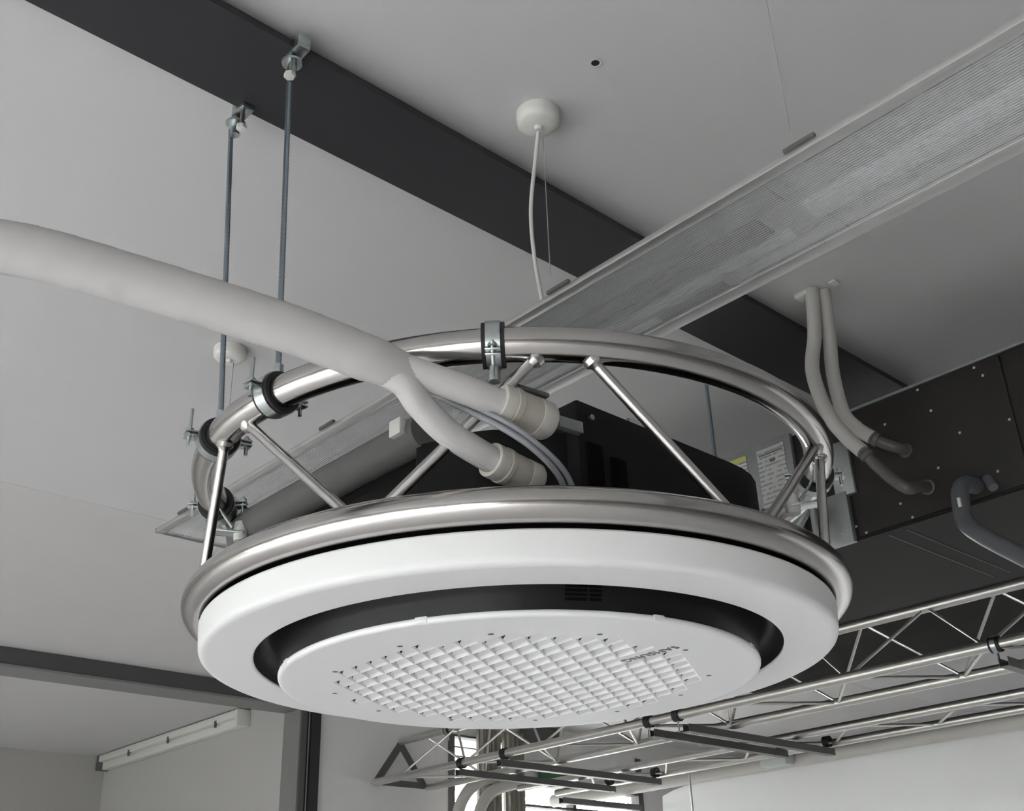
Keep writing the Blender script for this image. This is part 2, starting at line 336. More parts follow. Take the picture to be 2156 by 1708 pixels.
# centre disc with the triangular grille
ZD = ZB-.03
def make_disc():
    bm = bmesh.new(); s = 0.0375
    d1 = Vector((math.cos(R(133.27)), math.sin(R(133.27)))); d2 = Vector((math.cos(R(73.27)), math.sin(R(73.27))))
    org = Vector((0.1439, -0.0802)) - d1*s*.72 - d2*s*.22
    V = {}
    def vert(i, j):
        if (i, j) not in V:
            p = org+d1*s*i+d2*s*j; V[(i, j)] = bm.verts.new((p.x, p.y, 0))
        return V[(i, j)]
    rdir = Vector((-0.685, 0.728)); tc = Vector((0.197, -0.1645))
    for i in range(-26, 27):
        for j in range(-26, 27):
            q = lambda u, v, z=0.0: Vector(((org+d1*s*(i+u)+d2*s*(j+v)).x, (org+d1*s*(i+u)+d2*s*(j+v)).y, z))
            c = q(.5, .5); c2 = Vector((c.x, c.y))
            if c2.length > 0.288: continue
            O = [vert(i, j), vert(i+1, j), vert(i+1, j+1), vert(i, j+1)]
            rel = c2-tc; al = rel.dot(rdir); ac_ = rel.dot(Vector((.728, .685)))
            if abs(al) < 0.075 and abs(ac_) < 0.024: bm.faces.new(O); continue
            k_ = min(1.0, max(0.12, (0.298-c2.length)/0.05)); dp = .0082*k_
            u0, u1, v0, v1 = .045, .955, .035, .975; vm = .82
            I = [bm.verts.new(q(u0, v0)), bm.verts.new(q(u1, v0)), bm.verts.new(q(u1, v1)), bm.verts.new(q(u0, v1))]
            for k in range(4): bm.faces.new((O[k], O[(k+1) % 4], I[(k+1) % 4], I[k]))
            n0, n1, n2 = (bm.verts.new(q(u, v0+.01, dp)) for u in (u0+.16, .46, u1-.07))
            m0, m1 = bm.verts.new(q(u0+.07, vm, dp*.58)), bm.verts.new(q(u1-.03, vm, dp*.34))
            e1 = bm.verts.new(q(u1-.05, .50, dp*.50))
            bm.faces.new((n0, n1, e1, m1, m0)); bm.faces.new((m0, m1, I[2], I[3]))
            bm.faces.new((I[0], I[1], n2, n1, n0)); bm.faces.new((I[1], I[2], m1, e1, n2)); bm.faces.new((I[3], I[0], n0, m0))
            hz = .005*k_
            h = [bm.verts.new(v.co+Vector((0, 0, hz))) for v in (n1, n2, e1)]
            for a_, b_, c_, d_ in ((n1, n2, h[1], h[0]), (n2, e1, h[2], h[1]), (e1, n1, h[0], h[2])): bm.faces.new((a_, b_, c_, d_)).material_index = 1
            bm.faces.new(h).material_index = 1
    bedges = [e for e in bm.edges if len(e.link_faces) == 1 and abs(e.verts[0].co.z) < 1e-6 and abs(e.verts[1].co.z) < 1e-6]
    n = 160; rim = [bm.verts.new((.378*math.cos(2*PI*k/n), .378*math.sin(2*PI*k/n), 0)) for k in range(n)]
    re = [bm.edges.new((rim[k], rim[(k+1) % n])) for k in range(n)]
    bmesh.ops.triangle_fill(bm, edges=bedges+re, use_beauty=True, use_dissolve=False)
    prof = [(.3800, .0), (.3835, .0005), (.3855, .0016), (.3865, .0034), (.3868, .0050), (.3868, .0082), (.3855, .0090), (.37, .0090)]
    prev = rim
    for r, z in prof:
        cur = [bm.verts.new((r*math.cos(2*PI*k/n), r*math.sin(2*PI*k/n), z)) for k in range(n)]
        for k in range(n):
            f = bm.faces.new((prev[k], prev[(k+1) % n], cur[(k+1) % n], cur[k])); f.smooth = True
        prev = cur
    bmesh.ops.recalc_face_normals(bm, faces=bm.faces[:])
    me = bpy.data.meshes.new('intake_grille'); bm.to_mesh(me); bm.free()
    me.materials.append(M['disc']); me.materials.append(M['hole'])
    o = bpy.data.objects.new('intake_grille', me); COL.objects.link(o); o.parent = ac
    o.location = X(CX, CY, ZD)-wloc(ac)
    return o
disc = make_disc()
for dg in (-157, -123.4, -97, -68, -36, -2, 25, 55, 85, 115, 145, 175):
    c = ring_pt(dg, .306, ZD-.0003)
    MB().lathe([(.0, 0), (.0045, 0)], c, seg=10).build('vent_hole', 'print', disc, smooth=False)
def text_obj(body, size, origin, ex, ey, mat_, name, parent, ext=0.0004):
    cu = bpy.data.curves.new(name, 'FONT'); cu.body = body; cu.size = size; cu.extrude = ext; cu.align_x = 'CENTER'; cu.align_y = 'CENTER'; cu.resolution_u = 3; cu.space_character = 1.08
    to = bpy.data.objects.new(name+'_t', cu); COL.objects.link(to)
    dg = bpy.context.evaluated_depsgraph_get(); me = bpy.data.meshes.new_from_object(to.evaluated_get(dg)); bpy.data.objects.remove(to)
    ez = ex.cross(ey)
    for v in me.vertices: v.co = origin-wloc(parent) + ex*v.co.x + ey*v.co.y + ez*v.co.z
    me.materials.clear(); me.materials.append(M[mat_])
    o = bpy.data.objects.new(name, me); COL.objects.link(o); o.parent = parent; return o
lg = text_obj('SAMSUNG', 0.0225, X(CX+.1955, CY-.163, ZD-.0003), AX, BX, 'print', 'logo', disc)
lg['label'] = 'small grey maker lettering upside down on the white disc'
for dg in (250.5, 300, 205, 335):
    c = ring_pt(dg, .3850, ZD+.0060); rad = (c-X(CX, CY, ZD+.0060)).normalized(); tn = Vector((-rad.y, rad.x, 0))
    MB().obox(c, tn*.009, rad*.0025, Vector((0,0,.0042))).build('tab', 'disc', disc, bevel=.001)
# housing drum above the panel
MB().lathe([(.46, .045), (.497, .046), (.497, .062), (.49, .07), (.42, .08), (.30, .08)], CAC, seg=96).build('housing_ring', 'slotd', ac)
# black body: rounded box with a notch at the pipe corner
def rounded(poly, rads, n=8):
    out = []; N_ = len(poly)
    for i, p in enumerate(poly):
        p = Vector(p); a = Vector(poly[i-1]); b = Vector(poly[(i+1) % N_]); r = rads[i]
        if r <= 0: out.append(tuple(p)); continue
        u = (a-p).normalized(); v = (b-p).normalized(); d = r/math.tan(u.angle(v)/2)
        t0 = p+u*d; t1 = p+v*d
        for k in range(n+1):
            t = k/n; q = (1-t)**2*t0+2*t*(1-t)*p+t*t*t1; out.append(tuple(q))
    return out
BT = .746
A0, A1, B0, B1 = 1.005, 1.70, .925, 1.60
right = rounded([(A0, 1.075), (A0, B1), (A1, B1), (A1, 1.15), (1.25, 1.15), (1.09, 1.075)], [0, .16, .16, 0, 0, 0])
MB().prism(right, ZB+.06, BT).build('body', 'body', ac, bevel=.004)
low = rounded([(1.02, 1.09), (1.085, .984), (1.107, .967), (1.20, .93), (1.22, .96), (1.5, 1.2), (1.2, 1.3)], [.0, .0, .02, .01, 0, 0, 0])
MB().prism(low, ZB+.06, .70).build('connection_block', 'body', ac, bevel=.004)
lb = rounded([(1.20, .955), (1.72, .955), (1.76, 1.2), (1.2, 1.2)], [.0, .10, 0, 0])
MB().prism(lb, ZB+.06, .715).build('body_side', 'body', ac, bevel=.004)
tp = [W(1.19, .944, .722)]+[W(1.19+.5*k/8, .944, .722) for k in range(1, 9)]+[W(1.73, .951, .718), W(1.76, .972, .712), W(1.775, 1.01, .706), W(1.78, 1.10, .70)]
MB().tube(tp, .030, 24).build('insulated_edge', 'body_g', ac)
MB().box(1.205, 1.232, .905, .917, .715, .742).build('bracket_tag', 'lampw', ac, bevel=.002)
MB().box(1.13, 1.175, 1.02, 1.05, .66, .72).build('valve_block', 'lampw', ac, bevel=.004)
for k in range(3): MB().lathe([(.008, 0), (.014, .003), (.014, .009), (.008, .012)], W(1.11-.012*k, .985+.012*k, .664), axis=AX-BX, seg=16).build('flare_nut', 'zinc', ac)
MB().lathe([(0, .006), (.0045, .005), (.005, 0)], W(1.0045, 1.102, .722), axis=-AX, seg=12).build('bolt', 'zinc', ac)
for k, (bb, zz) in enumerate(((1.09, .70), (1.14, .69))): MB().box(.999, 1.006, bb, bb+.03, zz-.10, zz-.02).build('connector', 'slotd', ac, bevel=.002)

# ------------------------------------------------------------------ tubular ring frame
fr = thing('ring_frame', X(CX, CY, ZB+.05), 'polished steel double ring frame with slanted rods around the air conditioner', 'frame')
RU, RL, ZU, ZL, RT = .5235, .5177, ZB+.3037, ZB+.0754, .0243
n = 160
MB().tube([ring_pt(360*k/n, RL, ZL) for k in range(n)], RT, 28, closed=True).build('lower_ring', 'steel', fr, angle=80)
MB().tube([ring_pt(360*k/n, RU, ZU) for k in range(n)], RT, 28, closed=True).build('upper_ring', 'steel', fr, angle=80)
for (u, l_) in ((213.7, 204.5), (222.0, 244.9), (274.3, 251.8), (282.0, 303.4), (337.8, 312.3), (342.3, 333.0), (34, 8), (42, 68), (94, 68), (102, 128), (154, 128), (162, 180)):
    p0 = ring_pt(u, RU, ZU-.018); p1 = ring_pt(l_, RL, ZL+.018)
    s_ = MB().cyl(p0, p1, .0078, 16).build('strut', 'steel_strut', fr)
    d = (p1-p0).normalized()
    MB().lathe([(.0, -.006), (.0125, -.004), (.0135, .004), (.0085, .009), (.008, .012)], p0+d*.004, axis=d, seg=20).build('weld_collar', 'steel_strut', s_)

# ------------------------------------------------------------------ pipe clamps on the upper ring
def pipe_clamp(deg, label, up=True, stub=.03, down=False, tilt=0):
    c = ring_pt(deg, RU, ZU); rad = Vector((math.cos(R(deg)), math.sin(R(deg)), 0)); t = Vector((-rad.y, rad.x, 0)); zz = Vector((0,0,1))
    z0_ = zz; ct, st = math.cos(R(tilt)), math.sin(R(tilt)); rad, zz = rad*ct-zz*st, zz*ct+rad*st
    e = thing('pipe_clamp', c-z0_*.04, label, 'clamp', 'rubber lined pipe clamps on the upper ring')
    MB().lathe([(.0245, -.0155), (.0315, -.0155), (.0315, .0155), (.0245, .0155)], c, axis=t, seg=36, closed=True).build('rubber_lining', 'rubber', e)
    MB().lathe([(.0316, -.0098), (.0335, -.0098), (.0335, .0098), (.0316, .0098)], c, axis=t, seg=36, closed=True).build('metal_band', 'zinc', e)
    for sgn in (1, -1):
        q = c+rad*sgn*.0415
        for dz in (-.0035, .0035): MB().obox(q+zz*dz, rad*.010, t*.0098, zz*.0014).build('ear', 'zinc', e, bevel=.0005)
        MB().cyl(q-zz*.018+rad*sgn*.003, q+zz*(.014+stub*(sgn > 0))+rad*sgn*.003, .003, 10).build('screw', 'zinc', e)
        MB().lathe([(0, 0), (.0062, 0), (.0062, .005), (0, .0055)], q+zz*.005+rad*sgn*.003, seg=6).build('nut', 'zinc', e, smooth=False)
    if up:
        MB().lathe([(0, -.002), (.008, 0), (.008, .016), (0, .016)], c+zz*.033, seg=6).build('boss', 'zinc', e, smooth=False)
    if down:
        MB().lathe([(0, 0), (.008, 0), (.0075, .022), (0, .022)], c-z0_*.055, seg=12).build('boss', 'zinc', e)
    return c
c1 = pipe_clamp(230, 'rubber lined pipe clamp on the upper ring at the foot of the longer visible rod')
c2 = pipe_clamp(209.5, 'pipe clamp on the upper ring at the left below the shorter visible rod')
c3 = pipe_clamp(178.5, 'leftmost low pipe clamp on the upper ring with a tilted bolt behind the white strut', up=False, stub=.012)
c4 = pipe_clamp(267.9, 'upright pipe clamp at the front top of the upper ring above the couplings', up=False, stub=0, down=True, tilt=38)
c5 = pipe_clamp(357, 'pipe clamp at the right end of the upper ring in front of the dark unit', up=False, stub=.0)
for nm, c in (('mounting bracket from the left ring clamp to the black unit body', c3), ('mounting bracket from the right ring clamp to the black unit body', c5)):
    sgn = 1 if c is c3 else -1
    br = thing('mounting_bracket', c-Vector((0,0,.07)), nm, 'bracket', 'unit mounting brackets')
    MB().obox(c+Vector((sgn*.02, 0, -.052)), Vector((.032*sgn, 0, -.004)), Vector((0, .016, 0)), Vector((0, 0, .0018))).build('plate', 'zinc', br, bevel=.0006)
    MB().lathe([(0, -.018), (.012, -.018), (.014, 0), (.012, .016), (0, .016)], c+Vector((sgn*.045, 0, -.05)), seg=16).build('damper', 'lampw', br)
    MB().cyl(c+Vector((sgn*.008, -.015, -.012)), c+Vector((sgn*.035, -.02, -.05)), .0032, 10).build('stud', 'zinc', br)

# ------------------------------------------------------------------ threaded rods and beam clamps
def hanger(c, top, label, glabel):
    p0 = c+Vector((0,0,.046)); p1 = W(*top)
    n_ = 60; seg = 8; mb = MB()
    L = (p1-p0).length; k = max(20, int(L/.004)); rr = [.0043+.0006*(i % 2) for i in range(k+1)]
    mb.tube([p0.lerp(p1, i/k) for i in range(k+1)], rr, seg)
    tag(mb.build('threaded_rod', 'rod'), label, 'rod', 'threaded hanger rods of the ring frame')
    return p1
hanger(c1, (1.293, .727, 1.40), 'long zinc threaded rod rising past the dark beam from the ring', None)
hanger(c2, (1.497, .733, 1.385), 'shorter zinc threaded rod hanging from the far edge of the dark beam', None)
def beam_clamp(a, b, sgn, label):
    e = thing('beam_clamp', W(a, b, 1.36), label, 'clamp', 'beam clamps gripping the dark beam')
    ed = 1.268 if sgn < 0 else 1.457
    MB().box(min(ed-sgn*.02, ed+sgn*.019), max(ed-sgn*.02, ed+sgn*.019), b-.012, b+.012, 1.413, 1.420).build('jaw', 'zinc', e, bevel=.001)
    MB().box(min(ed-sgn*.02, ed+sgn*.019), max(ed-sgn*.02, ed+sgn*.019), b-.012, b+.012, 1.389, 1.3975).build('jaw', 'zinc', e, bevel=.001)
    MB().box(min(ed+sgn*.004, ed+sgn*.019), max(ed+sgn*.004, ed+sgn*.019), b-.012, b+.012, 1.3975, 1.413).build('body', 'zinc', e, bevel=.001)
    MB().cyl(W(a, b, 1.355), W(a, b, 1.432), .0085, 14).build('socket', 'zinc', e)
    MB().lathe([(0, 0), (.017, 0), (.018, .004), (.012, .008), (0, .008)], W(a, b, 1.378), seg=20).build('washer', 'zinc', e)
    MB().cyl(W(ed-sgn*.012, b-.006, 1.345), W(ed-sgn*.012, b-.006, 1.388), .004, 10).build('set_screw', 'zinc', e)
    MB().lathe([(0, 0), (.0095, .001), (.0095, .008), (0, .009)], W(ed-sgn*.012, b-.006, 1.342), seg=6).build('screw_head', 'lampw', e, smooth=False)
beam_clamp(1.285, .727, -1, 'zinc beam clamp on the near edge of the dark beam')
beam_clamp(1.480, .733, 1, 'zinc beam clamp on the far edge of the dark beam')

# ------------------------------------------------------------------ refrigerant pipes into the unit
rp = thing('wrapped_pipe', X(-.15, 1.24, .6), 'thick white taped pipe bundle coming in from the left over the ring', 'pipe')
path = spline([X(-.90, 1.09, .795), X(-.70, 1.105, .803), X(-.585, 1.121, .795), X(-.447, 1.159, .767), X(-.279, 1.203, .724), X(-.175, 1.237, .693), X(-.125, 1.260, .684)], 60)
mb = MB(); nn = len(path); rs = [.0345-.0050*max(0, (i/nn-.35)/.65)-.0085*max(0, (i/nn-.82)/.18)**1.3 for i in range(nn)]
# the bundle stands taller than it is wide; tape laid on in a slanting lap
mb.tube(path, rs, 24, flat=.8)
L = 0
for i in range(nn):
    if i: L += (path[i]-path[i-1]).length
    for k in range(24):
        v = mb.v[i*24+k]; fr_ = (L/.044-.62*abs(k/12-1)+.02*math.sin(L*31)) % 1.0
        mb.v[i*24+k] = path[i]+(v-path[i])*(1+.020*fr_)
mb.build('tape_wrap', 'tape', rp, angle=80)
def corrugated(pts, r, pitch, n):
    p = spline(pts, n); return p
p1 = spline([X(-.21, 1.222, .712), X(-.153, 1.246, .692), X(-.06, 1.298, .677), X(.005, 1.35, .672)], 10)
MB().tube(p1, .0195, 24).build('upper_branch', 'pipe', rp, angle=80)
p2 = spline([X(-.20, 1.232, .692), X(-.140, 1.255, .672), X(-.118, 1.285, .652), X(-.085, 1.325, .630), X(-.035, 1.372, .613), X(-.008, 1.397, .606)], 60)
MB().tube(p2, [.0182+.0004*(i % 2) for i in range(len(p2))], 24).build('lower_branch', 'pipe', rp, angle=80)
def coupling(p, d, r, l_, label):
    e = thing('pipe_coupling', p, label, 'pipe coupling', 'beige couplings where the pipes meet the unit'); d = d.normalized()
    MB().lathe([(r*.75, -.004), (r*.98, -.004), (r*1.0, .004), (r*.98, .014), (r*.75, .014)], p, axis=d, seg=32, closed=True).build('collar', 'coup2', e)
    MB().lathe([(r*.9, .014), (r*1.04, .016), (r*1.04, l_*.28), (r*.98, l_*.30), (r*.98, l_*.68), (r*.9, l_*.70)], p, axis=d, seg=32).build('sleeve', 'coup', e)
    MB().lathe([(r*.9, l_*.68), (r*1.0, l_*.69), (r*1.0, l_*.95), (r*.9, l_), (.006, l_)], p, axis=d, seg=32).build('end_cap', 'coup2', e)
    return e
d1 = Vector((.066, .053, .002))
cA = coupling(X(-.018, 1.333, .676), Vector((.070, .062, -.004)), .0275, .088, 'upper beige pipe coupling with a dark clip and a metal rail')
u_ = d1.normalized(); upv = Vector((0, 0, 1)); sd = u_.cross(upv).normalized(); upp = sd.cross(u_)
MB().obox(X(.022, 1.366, .676)+upp*.027+sd*-.0, u_*.028, sd*.014, upp*.003).build('clip', 'darkgrey', cA, bevel=.001)
MB().obox(X(.078, 1.415, .677), u_*.022, sd*.006, upp*.0085).build('rail_stub', 'galv', cA, bevel=.001)
coupling(X(-.028, 1.378, .611), Vector((.062, .060, -.010)), .0245, .080, 'lower beige pipe coupling just above the lower ring')
for k, (dx, dz) in enumerate(((0, 0), (.003, .0095))):
    pts = [X(-.17, 1.375, .735+dz), X(-.126, 1.348, .71+dz), X(-.096, 1.331, .686+dz), X(-.058, 1.322, .659+dz), X(-.012+dx, 1.324, .632+dz), X(.024+dx, 1.340, .611+dz*.9), X(.052+dx*2, 1.370, .593+dz*.8), X(.067+dx*3, 1.401, .576+dz*.6), X(.074+dx*3, 1.429, .55)]
    tag(MB().tube(spline(pts, 10), .0043, 12).build('cable', 'cable'), ('lower' if k == 0 else 'upper')+' of the two grey cables curving down beside the couplings', 'cable', 'grey cables')

# ------------------------------------------------------------------ linear luminaire with ribbed cover
ZF = 1.03; FB0, FB1 = 1.183, 1.432; FA0, FA1 = -1.4, 2.60
lu = thing('linear_luminaire', W(.6, 1.31, ZF), 'long suspended luminaire with ribbed reflective cover running diagonally behind the ring', 'lamp')
MB().box(FA0, FA1-.01, FB0+.022, FB1-.03, ZF+.0275, ZF+.030).build('housing', 'lampw', lu, smooth=False)
MB().box(FA0, FA1-.01, FB0+.085, FB1-.06, ZF+.030, ZF+.06).build('gear_box', 'lum', lu, bevel=.003)
def prof_extrude(sec, a0, a1, crest=0):
    n = len(sec); vs = [W(a, b, z) for a in (a0, a1) for b, z in sec]
    mb = MB().add(vs, [(j, (j+1) % n, n+(j+1) % n, n+j) for j in range(n)]+[tuple(range(n))[::-1], tuple(range(n, 2*n))])
    if crest: mb.mi = [1 if j < crest*4 and j % 4 in (1, 2) else 0 for j in range(n)]+[0, 0]
    return mb
MB().box(FA0, FA1, FB0, FB0+.022, ZF, ZF+.012).build('edge_rail', 'lum', lu, bevel=.002)
MB().box(FA0, FA1, FB1-.030, FB1, ZF, ZF+.012).build('edge_rail', 'lum', lu, bevel=.002)
def ribs(a0, a1):
    nr = 36; b0, b1 = FB0+.022, FB1-.030; sec = []
    for i in range(nr):
        for f, h in ((0, 0), (.36, .00055), (.5, .00055), (.86, 0)): sec.append((b0+(b1-b0)*(i+f)/nr, ZF+.0038+h))
    sec = sec+[(b1, ZF+.0038), (b1, ZF+.0065), (b0, ZF+.0065)]
    return prof_extrude(sec, a0, a1, nr)
JA = .700
ribs(FA0+.002, JA-.0006).build('ribbed_cover', ['ribs', 'ribs_glint'], lu, smooth=False)
ribs(JA+.0006, FA1-.002).build('ribbed_cover', ['ribs', 'ribs_glint'], lu, smooth=False)
def half_round(t, wd, h, a0, a1, name, mt):
    bc = FB0+.022+(FB1-FB0-.052)*t; sec = [(bc+wd*math.cos(PI*k/10), ZF+.0275-h*math.sin(PI*k/10)) for k in range(11)]
    prof_extrude(sec, a0, a1).build(name, mt, lu, angle=60)
half_round(.70, .030, .016, FA0+.01, .725, 'lamp_tube', 'tube_glint')
half_round(.84, .016, .014, .775, FA1-.03, 'lamp_tube', 'tube_glint')
half_round(.60, .026, .016, .80, FA1-.03, 'gear_tray', 'gear')
half_round(.30, .032, .006, .74, FA1-.03, 'gear_tray', 'gear2')
for (x0, x1) in ((.50, .66), (.40, .47), (.10, .33), (-.3, .02)): half_round(.09, .009, .012, x0, x1, 'spring_strip', 'gear')
MB().box(FA1, FA1+.004, FB0, FB1, ZF, ZF+.012).build('end_plate', 'lum', lu, smooth=False)
for aa in (.639, 1.129, 1.826, 2.45): MB().box(aa-.026, aa+.026, FB0-.006, FB0+.001, ZF+.010, ZF+.016).build('clip', 'darkgrey', lu, smooth=False)
# ceiling roses and suspension
def rose(a, b, z, label):
    e = thing('ceiling_rose', W(a, b, z-.033), label, 'ceiling rose', 'white ceiling roses')
    MB().lathe([(.0, -.033), (.020, -.033), (.034, -.030), (.0395, -.024), (.0405, -.016), (.0405, -.0005), (0, -.0005)], W(a, b, z), seg=48).build('cup', 'canopy', e, angle=50)
    MB().lathe([(.0, -.040), (.0055, -.040), (.0085, -.033), (.0, -.033)], W(a, b, z), seg=20).build('cord_grip', 'canopy', e)
rose(1.150, 1.174, ZC, 'round white ceiling rose with a hanging white cable')
rose(2.295, 1.185, ZC, 'small far white ceiling rose half hidden by the taped pipe')
pts = [W(1.152, 1.176, 1.40), W(1.178, 1.191, 1.36), W(1.206, 1.200, 1.26), W(1.22, 1.217, 1.17), W(1.244, 1.257, 1.092)]
tag(MB().tube(spline(pts, 10), .0038, 12).build('power_cable', 'flex'), 'white power cable hanging slack from the ceiling rose to the luminaire', 'cable')
for aa, bb, lab in ((1.165, 1.20, 'thin wire holding the luminaire beside the white power cable'), (.66, 1.20, 'thin wire holding the luminaire at its right end'), (2.30, 1.20, 'thin wire holding the luminaire below the far ceiling rose')):
    tag(MB().cyl(W(aa, bb, ZF+.0605), W(aa, bb, ZC-.0005 if aa < 2 else 1.402), .0008, 6).build('suspension_wire', 'cable'), lab, 'wire', 'thin luminaire suspension wires')
# open anchor hole in the ceiling
MB_h = MB().lathe([(.012, -.0012), (.0105, -.0018), (.0075, -.001), (.0075, -.0004)], W(.988, 1.161, ZC), seg=24)
MB_h.lathe([(.0, -.0006), (.0076, -.0006)], W(.988, 1.161, ZC), seg=24, mi=1)
tag(MB_h.build('anchor_hole', ['ceil', 'black']), 'small open drill hole in the ceiling above the luminaire', 'hole')

# ------------------------------------------------------------------ air handling unit under the ceiling
HB = 2.30; HZ0, HZ1 = .876, 1.198; HA0, HA1 = .45, 2.42; HB1 = 2.88
ah = thing('air_handling_unit', W(1.4, 2.9, HZ0), 'dark metal air handling unit hung under the ceiling at the right', 'air handling unit')
MB().box(HA0, HA1, HB+.004, HB1, HZ0+.006, HZ1).build('casing', 'ahu', ah, bevel=.003)
MB().box(HA0, HA1, HB, HB1+.004, HZ0, HZ0+.006).build('base_tray', 'ahu_b', ah, smooth=False)
MB().box(HA0, 1.30, HB-.006, HB+.004, HZ1-.003, HZ1+.003).build('top_lip', 'galv', ah, smooth=False)
MB().box(.862, 1.272, HB-.003, HB+.004, HZ0+.01, HZ1-.004).build('side_panel', 'ahu', ah, bevel=.001)
MB().box(.47, .858, HB-.003, HB+.004, HZ0+.01, HZ1-.004).build('side_panel', 'ahu', ah, bevel=.001)
for aa in (1.21, 1.165): MB().box(aa, aa+.0025, HB+.02, HB1-.05, HZ0-.0012, HZ0).build('seam', 'frame_grey', ah, smooth=False)
gp = MB().box(1.412, 2.40, HB-.010, HB+.004, HZ0-.002, HZ1+.004).build('control_cover', 'galv', ah, bevel=.002)
MB().box(1.549, 1.63, HB-.0115, HB-.010, 1.00, 1.186).build('manual_sheet', 'notice', gp, smooth=False)
MB().box(1.549, 1.60, HB-.012, HB-.0115, 1.172, 1.186).build('yellow_strip', 'yellow', gp, smooth=False)
MB().box(1.432, 1.515, HB-.0115, HB-.010, .95, 1.186).build('wiring_notice', 'notice2', gp, smooth=False)
MB().box(1.437, 1.51, HB-.012, HB-.0115, 1.166, 1.170).build('headline', 'print', gp, smooth=False)
MB().box(1.462, 1.478, HB-.012, HB-.0115, 1.142, 1.152).build('warning_mark', 'print', gp, smooth=False)
g2 = MB().box(1.282, 1.372, HB-.014, HB+.004, HZ0-.002, 1.0).build('corner_plate', 'galv', ah, bevel=.002)
g3 = MB().box(1.258, 1.312, HB-.012, HB+.004, .99, 1.128).build('flange_strip', 'galv', ah, bevel=.002)
for (aa, zz) in ((1.156, 1.131), (1.218, 1.159), (.92, 1.184), (.905, 1.158), (1.06, 1.184), (1.039, 1.122), (.985, 1.046), (1.247, 1.181), (.872, 1.036), (1.051, .983), (.923, .931), (1.156, .93), (1.134, .89), (1.253, .888), (1.276, .91)):
    MB().lathe([(0, .0022), (.0028, .0016), (.0035, 0)], W(aa, HB-.003, zz), axis=-BX, seg=8).build('screw', 'screw', ah)
for (aa, zz) in ((1.308, .90), (1.345, .886)):
    MB().lathe([(0, .0022), (.003, .0016), (.0038, 0)], W(aa, HB-.014, zz), axis=-BX, seg=8).build('screw', 'screw', g2)
# valve group between the two galvanised plates
vg = thing('valve_group', W(1.38, 2.24, .86), 'silver valve pipes in front of the dark unit behind the right struts', 'valve')
MB().tube(spline([W(1.40, 2.22, 1.02), W(1.42, 2.2, .97), W(1.46, 2.2, .95), W(1.475, 2.22, .99)], 8), .010, 14).build('loop_pipe', 'zinc', vg)
MB().tube(spline([W(1.36, 2.24, .97), W(1.39, 2.22, .92), W(1.44, 2.22, .89), W(1.49, 2.24, .88)], 8), .012, 14).build('elbow_pipe', 'zinc', vg)
MB().lathe([(0, -.02), (.015, -.015), (.02, 0), (.015, .015), (0, .02)], W(1.375, 2.215, .975), seg=20).build('valve_ball', 'lampw', vg)
MB().cyl(W(1.345, 2.235, 1.0), W(1.345, 2.235, .885), .009, 14).build('drop_pipe', 'galv', vg)
MB().cyl(W(1.375, 2.22, .975), W(1.375, 2.303, .975), .008, 14).build('stub_pipe', 'galv', vg)
# hanger rods of that unit
for aa, bb, lab in ((1.632, 2.29, 'thin zinc rod holding the dark unit beside the paper notices'), (1.93, 2.30, 'thin zinc rod behind the ring seen above the black unit body')):
    tag(MB().cyl(W(aa, bb-.02, 1.19 if aa < 1.8 else 1.15), W(aa, bb-.02, ZC-.0005), .0048, 8).build('threaded_rod', 'rod'), lab, 'rod', 'threaded hanger rods of the dark unit')

# insulated pipes from the ceiling into the unit
def ins_pipe(pts, r, fit, label, ends):
    e = thing('insulated_pipe', pts[-1], label, 'pipe', 'cream insulated pipes into the dark unit')
    MB().tube(spline(pts, 12), r, 20).build('insulation', 'ahupipe', e)
    MB().tube(spline(fit, 10), r*.80, 18).build('elbow', 'bronze', e)
    for k, f in enumerate((fit[0], fit[-1])):
        d = (fit[1]-fit[0]) if k == 0 else (fit[-1]-fit[-2])
        MB().lathe([(r*.8, -.006), (r*1.02, -.005), (r*1.02, .006), (r*.8, .007)], f, axis=d, seg=20).build('ring', 'bronze', e)
ins_pipe([W(1.172, 2.097, ZC+.005), W(1.185, 2.115, 1.40), W(1.215, 2.15, 1.345), W(1.236, 2.15, 1.255), W(1.222, 2.16, 1.145), W(1.192, 2.172, 1.075), W(1.163, 2.18, 1.030)], .0170,
         [W(1.155, 2.182, 1.018), W(1.142, 2.19, .992), W(1.11, 2.20, .945), W(1.09, 2.215, .925), W(1.08, 2.25, .935), W(1.082, 2.292, .945)], 'nearer cream insulated pipe curving from the ceiling to the lower elbow of the dark unit', None)
ins_pipe([W(1.158, 2.125, ZC+.005), W(1.170, 2.145, 1.40), W(1.196, 2.185, 1.345), W(1.212, 2.20, 1.255), W(1.212, 2.215, 1.16), W(1.192, 2.225, 1.115), W(1.162, 2.235, 1.08)], .0165,
         [W(1.155, 2.237, 1.073), W(1.14, 2.245, 1.06), W(1.125, 2.255, 1.05), W(1.115, 2.275, 1.046), W(1.114, 2.292, 1.046)], 'farther cream insulated pipe curving from the ceiling to the upper fitting of the dark unit', None)
tag(MB().box(1.178, 1.215, 2.085, 2.118, ZC-.012, ZC).box(1.11, 1.128, 2.10, 2.125, ZC-.006, ZC).build('pipe_collar', 'canopy', bevel=.002), 'ragged white collar at the ceiling around the insulated pipes', 'collar')
dp = thing('drain_pipe', W(.97, 2.22, .7), 'grey plastic drain pipe bending down from the dark unit at the right', 'pipe')
MB().tube(spline([W(.977, 2.296, .915), W(.977, 2.245, .905), W(.978, 2.215, .880), W(.976, 2.20, .835), W(.968, 2.19, .800), W(.94, 2.18, .765), W(.87, 2.17, .70), W(.70, 2.15, .55)], 10), .0185, 20).build('pipe', 'drain', dp)
MB().box(.966, .972, 2.178, 2.183, .835, .855).build('label', 'sticker', dp, smooth=False)
